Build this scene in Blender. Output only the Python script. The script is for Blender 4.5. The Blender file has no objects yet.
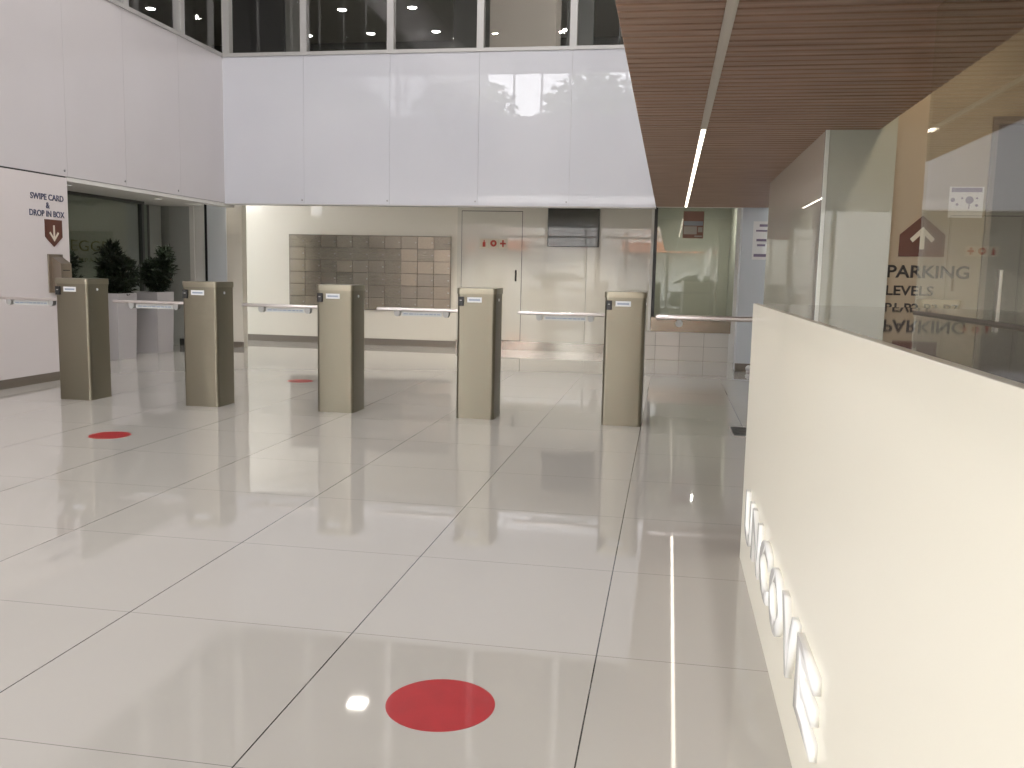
import bpy, bmesh, math, random
from mathutils import Vector, Matrix

SC = bpy.context.scene
COL = SC.collection
PI = math.pi

# ------------------------------------------------------------------ camera
cam_d = bpy.data.cameras.new('camera')
cam_d.sensor_width = 36.0
cam_d.sensor_fit = 'HORIZONTAL'
cam_d.lens = 894.64 / 1024.0 * 36.0
cam_d.clip_start = 0.02
cam_d.clip_end = 300
cam = bpy.data.objects.new('camera', cam_d)
COL.objects.link(cam)
pitch, yaw, roll = 0.123052854, -0.170886564, 0.0216475629
cy, sy = math.cos(yaw), math.sin(yaw)
F = Vector((sy * math.cos(pitch), cy * math.cos(pitch), -math.sin(pitch)))
r0 = Vector((cy, -sy, 0)); u0 = r0.cross(F)
Rv = r0 * math.cos(roll) + u0 * math.sin(roll)
Uv = -r0 * math.sin(roll) + u0 * math.cos(roll)
CH = 1.17
cam.matrix_world = Matrix(((Rv.x, Uv.x, -F.x, 0), (Rv.y, Uv.y, -F.y, 0), (Rv.z, Uv.z, -F.z, CH), (0, 0, 0, 1)))
SC.camera = cam

# ------------------------------------------------------------------ sky, light, exposure
w = bpy.data.worlds.new('sky'); SC.world = w; w.use_nodes = True
wn = w.node_tree; wn.nodes.clear()
wo = wn.nodes.new('ShaderNodeOutputWorld'); bg = wn.nodes.new('ShaderNodeBackground')
bg.inputs[0].default_value = (0.97, 0.975, 1.0, 1); bg.inputs[1].default_value = 10.0
wn.links.new(bg.outputs[0], wo.inputs[0])
SC.view_settings.view_transform = 'Standard'
SC.view_settings.look = 'None'
SC.view_settings.gamma = 1.0
SC.view_settings.use_curve_mapping = False
SC.view_settings.exposure = 0.08
SC.cycles.use_denoising = True
SC.cycles.max_bounces = 10
SC.cycles.diffuse_bounces = 6
SC.cycles.glossy_bounces = 6
SC.cycles.transparent_max_bounces = 24
SC.cycles.sample_clamp_indirect = 6.0
SC.cycles.caustics_reflective = False
SC.cycles.caustics_refractive = False

def area(name, loc, size, power, color=(1, 1, 1), rot=(0, 0, 0), portal=False, size_y=None, spread=PI):
    d = bpy.data.lights.new(name, 'AREA'); d.shape = 'RECTANGLE'
    d.size = size; d.size_y = size_y or size; d.energy = power; d.color = color; d.spread = spread
    if portal: d.cycles.is_portal = True
    o = bpy.data.objects.new(name, d); o.location = loc; o.rotation_euler = rot; COL.objects.link(o)
    return o

# daylight enters by the street glazing, the clerestory over it and an unseen side window added to brighten the counter
area('portal_street', (-0.75, -6.0, 1.85), 10.4, 1, rot=(PI / 2, 0, 0), portal=True, size_y=3.7)
area('portal_side', (-6.2, -2.75, 1.0), 6.7, 1, rot=(0, -PI / 2, 0), portal=True, size_y=2.0)
area('portal_clerestory', (-3.1, -6.0, 6.9), 5.8, 1, rot=(PI / 2, 0, 0), portal=True, size_y=1.3)

# unseen lamps added high in the lobby to even out its light
for ax in (-4.9, -3.1, -1.3):
    for ay in (-1.2, 2.0, 5.2, 8.4):
        area('atrium_fill', (ax, ay, 7.55), 0.12, 44, (1.0, 0.965, 0.96))

# ------------------------------------------------------------------ helpers
def mat(name, color, rough=0.5, metal=0.0, spec=0.5, coat=0.0, coat_rough=0.03, emis=None, estr=0.0, aniso=0.0):
    m = bpy.data.materials.new(name); m.use_nodes = True
    b = m.node_tree.nodes['Principled BSDF']
    b.inputs['Base Color'].default_value = (*color, 1)
    b.inputs['Roughness'].default_value = rough
    b.inputs['Metallic'].default_value = metal
    b.inputs['Specular IOR Level'].default_value = spec
    b.inputs['Coat Weight'].default_value = coat
    b.inputs['Coat Roughness'].default_value = coat_rough
    if aniso: b.inputs['Anisotropic'].default_value = aniso
    if emis:
        b.inputs['Emission Color'].default_value = (*emis, 1)
        b.inputs['Emission Strength'].default_value = estr
    return m

def N(m, t, **kw):
    n = m.node_tree.nodes.new(t)
    for k, v in kw.items(): setattr(n, k, v)
    return n

def noise_color(m, c1, c2, scale=(1, 1, 1), nscale=5.0, detail=3.0, lo=0.35, hi=0.65, bump=0.0):
    """colour of the stuff itself varying by noise in object space"""
    nt = m.node_tree; b = nt.nodes['Principled BSDF']
    tc = N(m, 'ShaderNodeTexCoord'); mp = N(m, 'ShaderNodeMapping'); mp.inputs['Scale'].default_value = scale
    nz = N(m, 'ShaderNodeTexNoise'); nz.inputs['Scale'].default_value = nscale; nz.inputs['Detail'].default_value = detail
    cr = N(m, 'ShaderNodeValToRGB')
    cr.color_ramp.elements[0].position = lo; cr.color_ramp.elements[0].color = (*c1, 1)
    cr.color_ramp.elements[1].position = hi; cr.color_ramp.elements[1].color = (*c2, 1)
    nt.links.new(tc.outputs['Object'], mp.inputs[0]); nt.links.new(mp.outputs[0], nz.inputs['Vector'])
    nt.links.new(nz.outputs[0], cr.inputs[0]); nt.links.new(cr.outputs[0], b.inputs['Base Color'])
    if bump:
        bp = N(m, 'ShaderNodeBump'); bp.inputs['Strength'].default_value = bump; bp.inputs['Distance'].default_value = 0.002
        nt.links.new(nz.outputs[0], bp.inputs['Height']); nt.links.new(bp.outputs[0], b.inputs['Normal'])
    return m

def glass(name, tint=(1, 1, 1), rough=0.0, gl=(1, 1, 1)):
    m = bpy.data.materials.new(name); m.use_nodes = True
    nt = m.node_tree; nt.nodes.clear()
    out = N(m, 'ShaderNodeOutputMaterial'); mx = N(m, 'ShaderNodeMixShader')
    tr = N(m, 'ShaderNodeBsdfTransparent'); tr.inputs[0].default_value = (*tint, 1)
    g = N(m, 'ShaderNodeBsdfGlossy'); g.inputs['Roughness'].default_value = rough; g.inputs['Color'].default_value = (*gl, 1)
    ge = N(m, 'ShaderNodeNewGeometry')
    ma = N(m, 'ShaderNodeMath', operation='MULTIPLY_ADD'); ma.inputs[1].default_value = (1 / 1.5 - 1.5); ma.inputs[2].default_value = 1.5
    fr = N(m, 'ShaderNodeFresnel')
    L = nt.links.new
    L(ge.outputs['Backfacing'], ma.inputs[0]); L(ma.outputs[0], fr.inputs['IOR'])
    L(fr.outputs[0], mx.inputs[0]); L(tr.outputs[0], mx.inputs[1]); L(g.outputs[0], mx.inputs[2]); L(mx.outputs[0], out.inputs[0])
    return m

def box(bm, x0, x1, y0, y1, z0, z1, bev=0.0, seg=2):
    c = ((x0 + x1) / 2, (y0 + y1) / 2, (z0 + z1) / 2)
    mt = Matrix.Translation(c) @ Matrix.Diagonal((abs(x1 - x0), abs(y1 - y0), abs(z1 - z0), 1))
    r = bmesh.ops.create_cube(bm, size=1, matrix=mt)
    if bev:
        es = {e for v in r['verts'] for e in v.link_edges}
        bmesh.ops.bevel(bm, geom=list(es), offset=bev, segments=seg, profile=0.5, affect='EDGES')

def rprism(bm, x0, x1, y0, y1, z0, z1, rad, seg=5, bev=0.0):
    """upright prism with rounded vertical corners"""
    pts = []
    for cx, cyy, a0 in ((x1 - rad, y1 - rad, 0), (x0 + rad, y1 - rad, 90), (x0 + rad, y0 + rad, 180), (x1 - rad, y0 + rad, 270)):
        for k in range(seg + 1):
            a = math.radians(a0 + 90 * k / seg)
            pts.append((cx + rad * math.cos(a), cyy + rad * math.sin(a)))
    prism(bm, pts, z0, z1, bev)

def prism(bm, pts, z0, z1, bev=0.0, M=None):
    M = M or Matrix.Identity(4)
    lo = [bm.verts.new(M @ Vector((x, y, z0))) for x, y in pts]
    hi = [bm.verts.new(M @ Vector((x, y, z1))) for x, y in pts]
    n = len(pts); fs = []
    fs.append(bm.faces.new(lo[::-1])); top = bm.faces.new(hi); fs.append(top)
    for i in range(n):
        fs.append(bm.faces.new((lo[i], lo[(i + 1) % n], hi[(i + 1) % n], hi[i])))
    if bev:
        bmesh.ops.bevel(bm, geom=list(top.edges), offset=bev, segments=2, profile=0.5, affect='EDGES')

def cyl(bm, p0, p1, r0_, r1_=None, seg=20, cap=True):
    p0 = Vector(p0); p1 = Vector(p1); d = p1 - p0
    r1_ = r0_ if r1_ is None else r1_
    M = Matrix.Translation((p0 + p1) / 2) @ d.to_track_quat('Z', 'Y').to_matrix().to_4x4()
    bmesh.ops.create_cone(bm, cap_ends=cap, segments=seg, radius1=r0_, radius2=r1_, depth=d.length, matrix=M)

def obj(name, bm, m, parent=None, loc=None, smooth=False, kind=None):
    bmesh.ops.recalc_face_normals(bm, faces=bm.faces)
    me = bpy.data.meshes.new(name); bm.to_mesh(me); bm.free()
    if m: me.materials.append(m)
    o = bpy.data.objects.new(name, me); COL.objects.link(o)
    if parent: o.parent = parent
    if loc: o.location = loc
    if smooth:
        for p in me.polygons: p.use_smooth = True
        try:
            me.set_sharp_from_angle(angle=math.radians(35))
        except Exception: pass
    if kind: o['kind'] = kind
    return o

def B(name, m, dims, parent=None, bev=0.0, kind=None, loc=None, smooth=False):
    bm = bmesh.new()
    for d in (dims if isinstance(dims[0], (tuple, list)) else [dims]): box(bm, *d, bev=bev)
    return obj(name, bm, m, parent, loc, smooth, kind)

def S(name, m, dims, parent=None, bev=0.0):
    return B(name, m, dims, parent, bev, kind=None if parent else 'structure')

def tag(o, label, cat, group=None):
    o['label'] = label; o['category'] = cat
    if group: o['group'] = group
    return o

def thing(name, label, cat, loc=(0, 0, 0), rz=0, group=None):
    o = bpy.data.objects.new(name, None); o.empty_display_size = 0.1
    COL.objects.link(o); o.location = loc; o.rotation_euler = (0, 0, rz)
    return tag(o, label, cat, group)

def kids(o): return [c for c in COL.objects if c.parent == o]
def copy_tree(o, parent=None):
    c = o.copy(); COL.objects.link(c)
    if parent: c.parent = parent
    for ch in kids(o): copy_tree(ch, c)
    return c

def text_bm(s, origin, right, up, width, height, depth=0.002, bold=0.0, bm=None, spacing=1.0):
    """lettering whose box is exactly width x height, standing off along right x up"""
    cu = bpy.data.curves.new('txt', 'FONT'); cu.body = s; cu.size = 1.0; cu.offset = bold; cu.space_character = spacing
    cu.resolution_u = 4
    t = bpy.data.objects.new('txt', cu); COL.objects.link(t)
    dg = bpy.context.evaluated_depsgraph_get(); dg.update()
    me = bpy.data.meshes.new_from_object(t.evaluated_get(dg))
    xs = [v.co.x for v in me.vertices]; ys = [v.co.y for v in me.vertices]
    x0, x1, y0, y1 = min(xs), max(xs), min(ys), max(ys)
    b2 = bmesh.new(); b2.from_mesh(me)
    bmesh.ops.dissolve_limit(b2, angle_limit=0.01, verts=b2.verts, edges=b2.edges)
    right = Vector(right).normalized(); up = Vector(up).normalized(); n = right.cross(up); origin = Vector(origin)
    for v in b2.verts:
        v.co = origin + right * ((v.co.x - x0) / (x1 - x0) * width) + up * ((v.co.y - y0) / (y1 - y0) * height)
    r = bmesh.ops.extrude_face_region(b2, geom=list(b2.faces))
    for g in r['geom']:
        if isinstance(g, bmesh.types.BMVert): g.co += n * depth
    bpy.data.objects.remove(t); bpy.data.curves.remove(cu); bpy.data.meshes.remove(me)
    if bm is not None:
        tmp = bpy.data.meshes.new('t'); b2.to_mesh(tmp); b2.free(); bm.from_mesh(tmp); bpy.data.meshes.remove(tmp)
        return bm
    return b2

def poly_bm(pts, origin, right, up, depth, bm=None):
    right = Vector(right).normalized(); up = Vector(up).normalized(); n = right.cross(up); o = Vector(origin)
    M = Matrix(((right.x, up.x, n.x, o.x), (right.y, up.y, n.y, o.y), (right.z, up.z, n.z, o.z), (0, 0, 0, 1)))
    bm = bm or bmesh.new()
    prism(bm, pts, 0, depth, M=M)
    return bm

# ------------------------------------------------------------------ materials
M = {}
def floor_mat():
    m = mat('polished_tile', (0.6, 0.59, 0.57), rough=0.035, spec=0.7)
    nt = m.node_tree; L = nt.links.new; b = nt.nodes['Principled BSDF']
    tc = N(m, 'ShaderNodeTexCoord'); sp = N(m, 'ShaderNodeSeparateXYZ'); L(tc.outputs['Object'], sp.inputs[0])
    def joint(out, off, pitch_, half):
        a = N(m, 'ShaderNodeMath', operation='ADD'); a.inputs[1].default_value = -off + 50 * pitch_ + pitch_ / 2
        L(out, a.inputs[0])
        mo = N(m, 'ShaderNodeMath', operation='MODULO'); mo.inputs[1].default_value = pitch_; L(a.outputs[0], mo.inputs[0])
        s = N(m, 'ShaderNodeMath', operation='SUBTRACT'); s.inputs[1].default_value = pitch_ / 2; L(mo.outputs[0], s.inputs[0])
        ab = N(m, 'ShaderNodeMath', operation='ABSOLUTE'); L(s.outputs[0], ab.inputs[0])
        lt = N(m, 'ShaderNodeMath', operation='LESS_THAN'); lt.inputs[1].default_value = half; L(ab.outputs[0], lt.inputs[0])
        return lt.outputs[0]
    jc = joint(sp.outputs['X'], -0.1747, 0.7922, 0.0021)
    jr = joint(sp.outputs['Y'], 1.846, 0.8125, 0.0013)
    nz = N(m, 'ShaderNodeTexNoise'); nz.inputs['Scale'].default_value = 0.9; nz.inputs['Detail'].default_value = 2
    L(tc.outputs['Object'], nz.inputs['Vector'])
    cr = N(m, 'ShaderNodeValToRGB'); cr.color_ramp.elements[0].color = (0.435, 0.415, 0.382, 1); cr.color_ramp.elements[1].color = (0.47, 0.45, 0.415, 1)
    L(nz.outputs[0], cr.inputs[0])
    m1 = N(m, 'ShaderNodeMixRGB'); m1.inputs[2].default_value = (0.20, 0.195, 0.185, 1); L(jr, m1.inputs[0]); L(cr.outputs[0], m1.inputs[1])
    m2 = N(m, 'ShaderNodeMixRGB'); m2.inputs[2].default_value = (0.045, 0.043, 0.04, 1); L(jc, m2.inputs[0]); L(m1.outputs[0], m2.inputs[1])
    L(m2.outputs[0], b.inputs['Base Color'])
    return m
M['floor'] = floor_mat()
M['panel'] = noise_color(mat('back_painted_panel', (0.66, 0.66, 0.69), rough=0.25, coat=1.0, coat_rough=0.015), (0.635, 0.645, 0.70), (0.665, 0.675, 0.725), nscale=0.7)
M['panel_left'] = noise_color(mat('back_painted_panel_warm', (0.66, 0.63, 0.64), rough=0.3, coat=0.8, coat_rough=0.05), (0.62, 0.59, 0.60), (0.66, 0.63, 0.645), nscale=0.6)
M['panel_low'] = mat('matt_white_panel', (0.74, 0.69, 0.69), rough=0.45, coat=0.3, coat_rough=0.1)
M['fixing'] = mat('steel_fixing', (0.35, 0.35, 0.36), rough=0.3, metal=1)
M['alu'] = mat('window_aluminium', (0.50, 0.49, 0.48), rough=0.4, metal=0.3)
M['plaster'] = mat('beige_plaster', (0.70, 0.66, 0.58), rough=0.5, coat=0.5, coat_rough=0.04)
M['white'] = mat('white_paint', (0.75, 0.74, 0.71), rough=0.6)
M['bluewhite'] = mat('cool_white_paint', (0.62, 0.65, 0.68), rough=0.5)
M['glossbeige'] = mat('beige_back_painted_glass', (0.60, 0.575, 0.51), rough=0.3, coat=1.0, coat_rough=0.012)
M['greenglass'] = mat('pale_green_back_painted_glass', (0.40, 0.415, 0.34), rough=0.3, coat=1.0, coat_rough=0.01)
M['boxside'] = mat('stone_back_painted_glass', (0.68, 0.645, 0.56), rough=0.35, coat=0.9, coat_rough=0.01)
M['skirting'] = mat('bronze_skirting', (0.23, 0.20, 0.17), rough=0.35, metal=0.6)
M['shinyskirt'] = mat('polished_steel_skirting', (0.40, 0.38, 0.34), rough=0.14, metal=1)
M['dark'] = mat('dark_grey', (0.03, 0.03, 0.03), rough=0.4)
M['black'] = mat('black_plastic', (0.012, 0.012, 0.013), rough=0.35)
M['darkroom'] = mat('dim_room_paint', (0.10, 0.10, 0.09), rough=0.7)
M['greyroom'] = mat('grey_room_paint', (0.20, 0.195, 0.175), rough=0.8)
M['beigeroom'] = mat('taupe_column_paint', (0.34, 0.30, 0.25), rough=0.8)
M['pane'] = glass('clear_glass')
M['pane_green'] = glass('green_tinted_glass', (0.85, 0.88, 0.84))
M['pane_screen'] = glass('screen_glass', (0.93, 0.95, 0.92))
M['frosted'] = mat('frosted_room_paint', (0.43, 0.435, 0.385), rough=0.7)
M['tile'] = mat('glazed_wall_tile', (0.68, 0.65, 0.60), rough=0.12)
M['bronze'] = mat('bronze_metal_band', (0.33, 0.28, 0.22), rough=0.25, metal=0.9)
M['shopgrey'] = mat('shopfront_interior_paint', (0.17, 0.20, 0.175), rough=0.7)
M['shopframe'] = mat('shopfront_frame', (0.05, 0.055, 0.05), rough=0.4)
M['led'] = mat('led_diffuser', (1, 1, 1), emis=(1.0, 0.88, 0.74), estr=6.0)
M['channel'] = mat('aluminium_led_channel', (0.62, 0.58, 0.52), rough=0.5, metal=0.2)
M['downlight'] = mat('downlight_lens', (1, 1, 1), emis=(1.0, 0.96, 0.9), estr=22.0)
M['dimlens'] = mat('dim_lens', (0.8, 0.8, 0.78), emis=(1.0, 0.95, 0.88), estr=0.6)
M['red'] = noise_color(mat('red_vinyl', (0.42, 0.012, 0.018), rough=0.35, coat=0.3), (0.34, 0.008, 0.013), (0.39, 0.012, 0.018), nscale=9)
M['counter'] = mat('cream_gloss_panel', (0.91, 0.87, 0.735), rough=0.35, coat=0.35, coat_rough=0.05)
M['countertop'] = mat('grey_polished_stone', (0.20, 0.20, 0.195), rough=0.03, spec=1.0)
M['letterwhite'] = mat('white_acrylic_letter', (0.95, 0.95, 0.93), rough=0.25, coat=0.4)
M['navy'] = mat('navy_lettering', (0.05, 0.055, 0.12), rough=0.5)
M['brownsign'] = mat('brown_sign', (0.11, 0.035, 0.02), rough=0.4)
M['cream'] = mat('cream_vinyl', (0.72, 0.66, 0.55), rough=0.5)
M['greytext'] = mat('charcoal_lettering', (0.045, 0.045, 0.05), rough=0.5)
M['olive'] = mat('olive_gold_lettering', (0.09, 0.10, 0.035), rough=0.5)
M['planter'] = mat('pale_planter', (0.52, 0.50, 0.52), rough=0.5)
M['soil'] = noise_color(mat('potting_soil', (0.02, 0.015, 0.01), rough=0.95), (0.012, 0.01, 0.008), (0.04, 0.03, 0.02), nscale=60)
M['leaf'] = noise_color(mat('dark_leaf', (0.012, 0.022, 0.010), rough=0.55), (0.006, 0.012, 0.006), (0.02, 0.035, 0.014), nscale=14)
M['stem'] = mat('woody_stem', (0.05, 0.035, 0.02), rough=0.8)
M['paper'] = mat('white_paper', (0.80, 0.79, 0.78), rough=0.6)
M['purple'] = mat('purple_heading', (0.22, 0.18, 0.26), rough=0.6)
M['redprint'] = mat('red_print', (0.45, 0.05, 0.03), rough=0.5)
M['screenface'] = mat('black_screen_glass', (0.035, 0.035, 0.03), rough=0.15, coat=1.0, coat_rough=0.01)
M['sticker'] = mat('white_sticker', (0.80, 0.82, 0.84), rough=0.4)
M['stickerprint'] = mat('blue_grey_print', (0.30, 0.36, 0.46), rough=0.5)
M['clearplastic'] = mat('pale_label_strip', (0.62, 0.64, 0.63), rough=0.2)
M['concrete'] = mat('pavement', (0.45, 0.44, 0.42), rough=0.85)
M['asphalt'] = mat('asphalt', (0.07, 0.07, 0.07), rough=0.9)
M['brick'] = mat('red_render', (0.55, 0.22, 0.14), rough=0.8)
M['tree'] = noise_color(mat('street_leaf', (0.08, 0.13, 0.035), rough=0.6), (0.05, 0.10, 0.02), (0.16, 0.20, 0.06), nscale=6)

def steel(name, c, rough=0.3):
    m = mat(name, c, rough=rough, metal=1.0)
    nt = m.node_tree; b = nt.nodes['Principled BSDF']; L = nt.links.new
    tc = N(m, 'ShaderNodeTexCoord'); mp = N(m, 'ShaderNodeMapping'); mp.inputs['Scale'].default_value = (2, 2, 220)
    nz = N(m, 'ShaderNodeTexNoise'); nz.inputs['Scale'].default_value = 3; nz.inputs['Detail'].default_value = 2
    mr = N(m, 'ShaderNodeMapRange'); mr.inputs['To Min'].default_value = rough - 0.02; mr.inputs['To Max'].default_value = rough + 0.03
    L(tc.outputs['Object'], mp.inputs[0]); L(mp.outputs[0], nz.inputs['Vector']); L(nz.outputs[0], mr.inputs['Value']); L(mr.outputs[0], b.inputs['Roughness'])
    bp = N(m, 'ShaderNodeBump'); bp.inputs['Strength'].default_value = 0.004; bp.inputs['Distance'].default_value = 0.0005
    L(nz.outputs[0], bp.inputs['Height']); L(bp.outputs[0], b.inputs['Normal'])
    return m
M['steel'] = steel('brushed_champagne_steel', (0.225, 0.206, 0.158), 0.35)
M['steelcap'] = steel('brushed_steel_cap', (0.28, 0.26, 0.20), 0.28)
M['mailsteel'] = steel('brushed_mailbox_steel', (0.33, 0.295, 0.245), 0.25)
M['armsteel'] = mat('satin_arm_steel', (0.62, 0.58, 0.56), rough=0.28, metal=0.9)
M['bracket'] = mat('grey_clamp_plastic', (0.42, 0.42, 0.41), rough=0.4)
M['boxsteel'] = steel('bronze_steel_box', (0.36, 0.31, 0.26), 0.35)

def wood_mat():
    m = mat('stained_wood_slat', (0.14, 0.075, 0.045), rough=0.42, spec=0.4)
    return noise_color(m, (0.235, 0.142, 0.098), (0.40, 0.255, 0.185), scale=(0.8, 14, 4), nscale=2.2, detail=5, lo=0.3, hi=0.7)
M['wood'] = wood_mat()
M['woodgap'] = mat('dark_backing', (0.012, 0.008, 0.006), rough=0.8)

# ------------------------------------------------------------------ setting: floor and shell
S('floor', M['floor'], (-9, 6, -6.2, 17.0, -0.1, 0.0))

PY = 11.62                      # plane of the big white panels
BY = 13.6                       # back wall under the soffit
# white glass panels over the back lobby, one mesh with open joints
bm = bmesh.new()
xs = [-6.06, -4.905, -3.71, -2.515, -1.32, -0.21]
for a, b_ in zip(xs[:-1], xs[1:]): box(bm, a + 0.001, b_ - 0.001, PY, PY + 0.02, 2.04, 3.975, bev=0.0006, seg=1)
obj('wall_back', bm, M['panel'], kind='structure')
bm = bmesh.new()
for x in xs[1:-1]: cyl(bm, (x - 0.03, PY - 0.006, 2.09), (x - 0.03, PY, 2.09), 0.012, seg=12)
obj('trim_1', bm, M['fixing'], kind='structure')
S('wall_back_core', M['white'], (-6.0, -0.21, PY + 0.022, PY + 0.16, 2.04, 3.97))
# left upper panels
bm = bmesh.new()
ys = [-6.1, -4.7, -3.5, -2.3, -1.1, 0.05, 1.2, 2.4, 3.6, 4.8, 5.98, 7.17, 8.345, 9.355, 10.5, PY]
for a, b_ in zip(ys[:-1], ys[1:]): box(bm, -6.08, -6.06, a + 0.001, b_ - 0.001, 2.045, 3.975, bev=0.0006, seg=1)
obj('wall_left', bm, M['panel_left'], kind='structure')
bm = bmesh.new()
for y in (8.33, 9.36, 10.47): cyl(bm, (-6.06, y - 0.03, 2.10), (-6.054, y - 0.03, 2.10), 0.011, seg=12)
obj('trim_2', bm, M['fixing'], kind='structure')
S('wall_left_core', M['white'], (-6.2, -6.082, -6.1, PY + 0.1, 2.04, 3.97))
# left lower wall up to the recess
S('wall_left_low', M['panel_low'], (-6.2, -6.06, 0.6, 8.33, 0.0, 2.03))
wl = S('window_30', M['alu'], [(-6.17, -6.09, y_ - 0.03, y_ + 0.03, 0.0, 2.03) for y_ in (-6.05, -4.4, -2.75, -1.1, 0.57)] + [(-6.17, -6.09, -6.1, 0.6, 0.0, 0.08)])  # unseen window added to throw daylight on the counter
S('pane', M['pane'], (-6.135, -6.125, -6.1, 0.6, 0.08, 2.03), wl)
S('ground_side', M['concrete'], (-30, -6.2, -6.2, 4.9, -0.12, -0.02))
S('trim_3', M['dark'], (-6.19, -6.075, -6.1, 8.33, 2.03, 2.045))
S('baseboard_left', M['skirting'], (-6.06, -6.045, 0.6, 8.335, 0.0, 0.085))
S('trim_4', M['alu'], (-6.2, -6.045, -6.1, PY + 0.02, 3.975, 4.02))
S('trim_5', M['alu'], (-6.06, -0.2, PY - 0.015, PY + 0.12, 3.975, 4.02))
S('trim_6', M['alu'], (-6.06, -0.21, PY - 0.004, PY + 0.16, 2.025, 2.04))
# left recess: ceiling, shopfront, end wall
S('ceiling_recess', M['white'], [(-7.6, -6.2, 5.0, 11.75, 2.04, 2.12), (-7.6, -6.74, 11.75, 12.3, 2.04, 2.12), (-6.2, -6.062, 8.335, 11.9, 2.0, 2.038)])
# shopfront behind the plants
S('wall_shop', M['shopgrey'], [(-9.0, -8.95, 5.0, 12.3, 0, 2.12), (-9.0, -7.2, 5.0, 5.05, 0, 2.12), (-9.0, -7.3, 12.3, 12.35, 0, 2.12), (-9.0, -7.2, 5.0, 12.3, 2.045, 2.12)])
wd = S('window_1', M['shopframe'], [(-7.22, -7.16, 6.0, 11.45, 2.0, 2.04), (-7.22, -7.16, 11.38, 11.43, 0, 2.0), (-7.22, -7.16, 11.52, 11.56, 0, 2.0), (-7.22, -7.16, 6.0, 11.5, 0, 0.09), (-7.22, -7.16, 8.3, 8.35, 0.09, 2.0)])
S('pane', M['pane_green'], (-7.20, -7.188, 6.03, 11.40, 0.09, 2.0), wd)
S('trim_7', mat('grey_green_post', (0.12, 0.14, 0.12), rough=0.5), (-7.21, -7.17, 11.43, 11.52, 0, 2.0))
S('wall_shop_screen', mat('grey_green_frosting', (0.34, 0.355, 0.33), rough=0.5, coat=0.6), (-7.45, -7.40, 5.1, 12.25, 0, 2.04))
S('wall_recess_end', mat('grey_end_wall', (0.42, 0.43, 0.41), rough=0.5, coat=0.4), (-7.5, -6.98, 12.3, 12.42, 0, 2.12))
S('baseboard_recess', M['dark'], (-7.16, -6.98, 12.27, 12.3, 0, 0.10))
S('wall_column', M['white'], [(-6.98, -6.735, 12.3, 12.45, 0, 2.35), (-6.965, -6.9, 12.28, 12.3, 0, 2.04)])
S('trim_8', M['black'], (-6.735, -6.70, 12.29, 12.45, 0, 2.35))
S('wall_column_right', M['bluewhite'], (-6.70, -6.40, 12.3, 12.45, 0, 2.35))
S('wall_column_lit', M['plaster'], (-6.40, -6.16, 12.31, 12.45, 0, 2.35))
S('baseboard_column', M['skirting'], (-6.70, -6.15, 12.285, 12.31, 0, 0.08))
# back lobby
S('ceiling_lobby', M['white'], (-7.6, 1.3, PY + 0.16, 17.0, 2.35, 2.45))
S('wall_back_low', M['plaster'], (-7.6, -3.25, BY, BY + 0.15, 0, 2.4))
S('baseboard_back', M['skirting'], (-7.5, -3.25, BY - 0.015, BY, 0, 0.10))
S('wall_back_glass', M['glossbeige'], [(-3.25, -3.185, BY, BY + 0.15, 0.13, 2.4), (-2.235, -1.25, BY, BY + 0.15, 0.13, 2.4), (-1.246, -0.30, BY, BY + 0.15, 0.13, 2.4), (-3.185, -2.235, BY, BY + 0.15, 2.11, 2.4)])
S('wall_back_glass_core', M['dark'], (-3.25, -0.32, BY + 0.151, BY + 0.2, 0, 2.4))
S('baseboard_back_steel', M['shinyskirt'], (-3.25, -0.30, BY - 0.01, BY + 0.1, 0, 0.13))
S('trim_9', M['white'], (-0.30, -0.24, BY - 0.06, BY + 0.15, 0.22, 2.4))
S('wall_back_return', M['glossbeige'], (-0.40, -0.30, BY + 0.15, 15.6, 0, 2.4))
d1 = S('door_1', M['dark'], [(-3.185, -3.177, BY + 0.005, BY + 0.14, 0.13, 2.11), (-2.243, -2.235, BY + 0.005, BY + 0.14, 0.13, 2.11), (-3.177, -2.243, BY + 0.005, BY + 0.14, 2.10, 2.11), (-3.177, -2.243, BY + 0.005, BY + 0.14, 0.13, 0.14)])
S('door_leaf', M['glossbeige'], (-3.177, -2.243, BY - 0.002, BY + 0.05, 0.14, 2.10), d1)
S('door_handle', M['dark'], (-2.335, -2.315, BY - 0.03, BY - 0.002, 1.05, 1.22), d1, bev=0.004)

# glazed room at the end of the wood-ceilinged passage
GY = 12.8
bm = bmesh.new()
for zz in (0.0, 0.2):
    for k in range(4):
        x0_ = -0.62 + 0.335 * k + 0.12
        box(bm, x0_ + 0.002, min(x0_ + 0.333, 0.86), GY, GY + 0.10, zz + 0.002, zz + 0.198, bev=0.002, seg=1)
obj('wall_upstand', bm, M['tile'], kind='structure')
S('wall_upstand_core', M['skirting'], (-0.5, 0.86, GY + 0.01, GY + 0.11, 0, 0.4))
S('trim_10', M['bronze'], (-0.24, 0.86, GY - 0.01, GY + 0.12, 0.40, 0.60))
w2 = S('window_2', M['white'], [(-0.24, 0.93, GY, GY + 0.04, 2.13, 2.17), (0.875, 0.93, GY - 0.005, GY + 0.05, 0.0, 2.13), (0.84, 0.93, GY + 0.002, GY + 0.05, 0.0, 0.6)])
S('pane', glass('green_partition_glass', (0.87, 0.88, 0.85)), (-0.22, 0.875, GY + 0.015, GY + 0.027, 0.6, 2.13), w2)
S('trim_11', M['dark'], (-0.245, -0.20, GY - 0.005, GY + 0.05, 0.42, 2.13))
S('wall_glazed_room', M['frosted'], [(-0.5, 1.2, 15.5, 15.6, 0, 2.4), (0.96, 1.06, 12.9, 15.5, 0, 2.4)])
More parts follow.
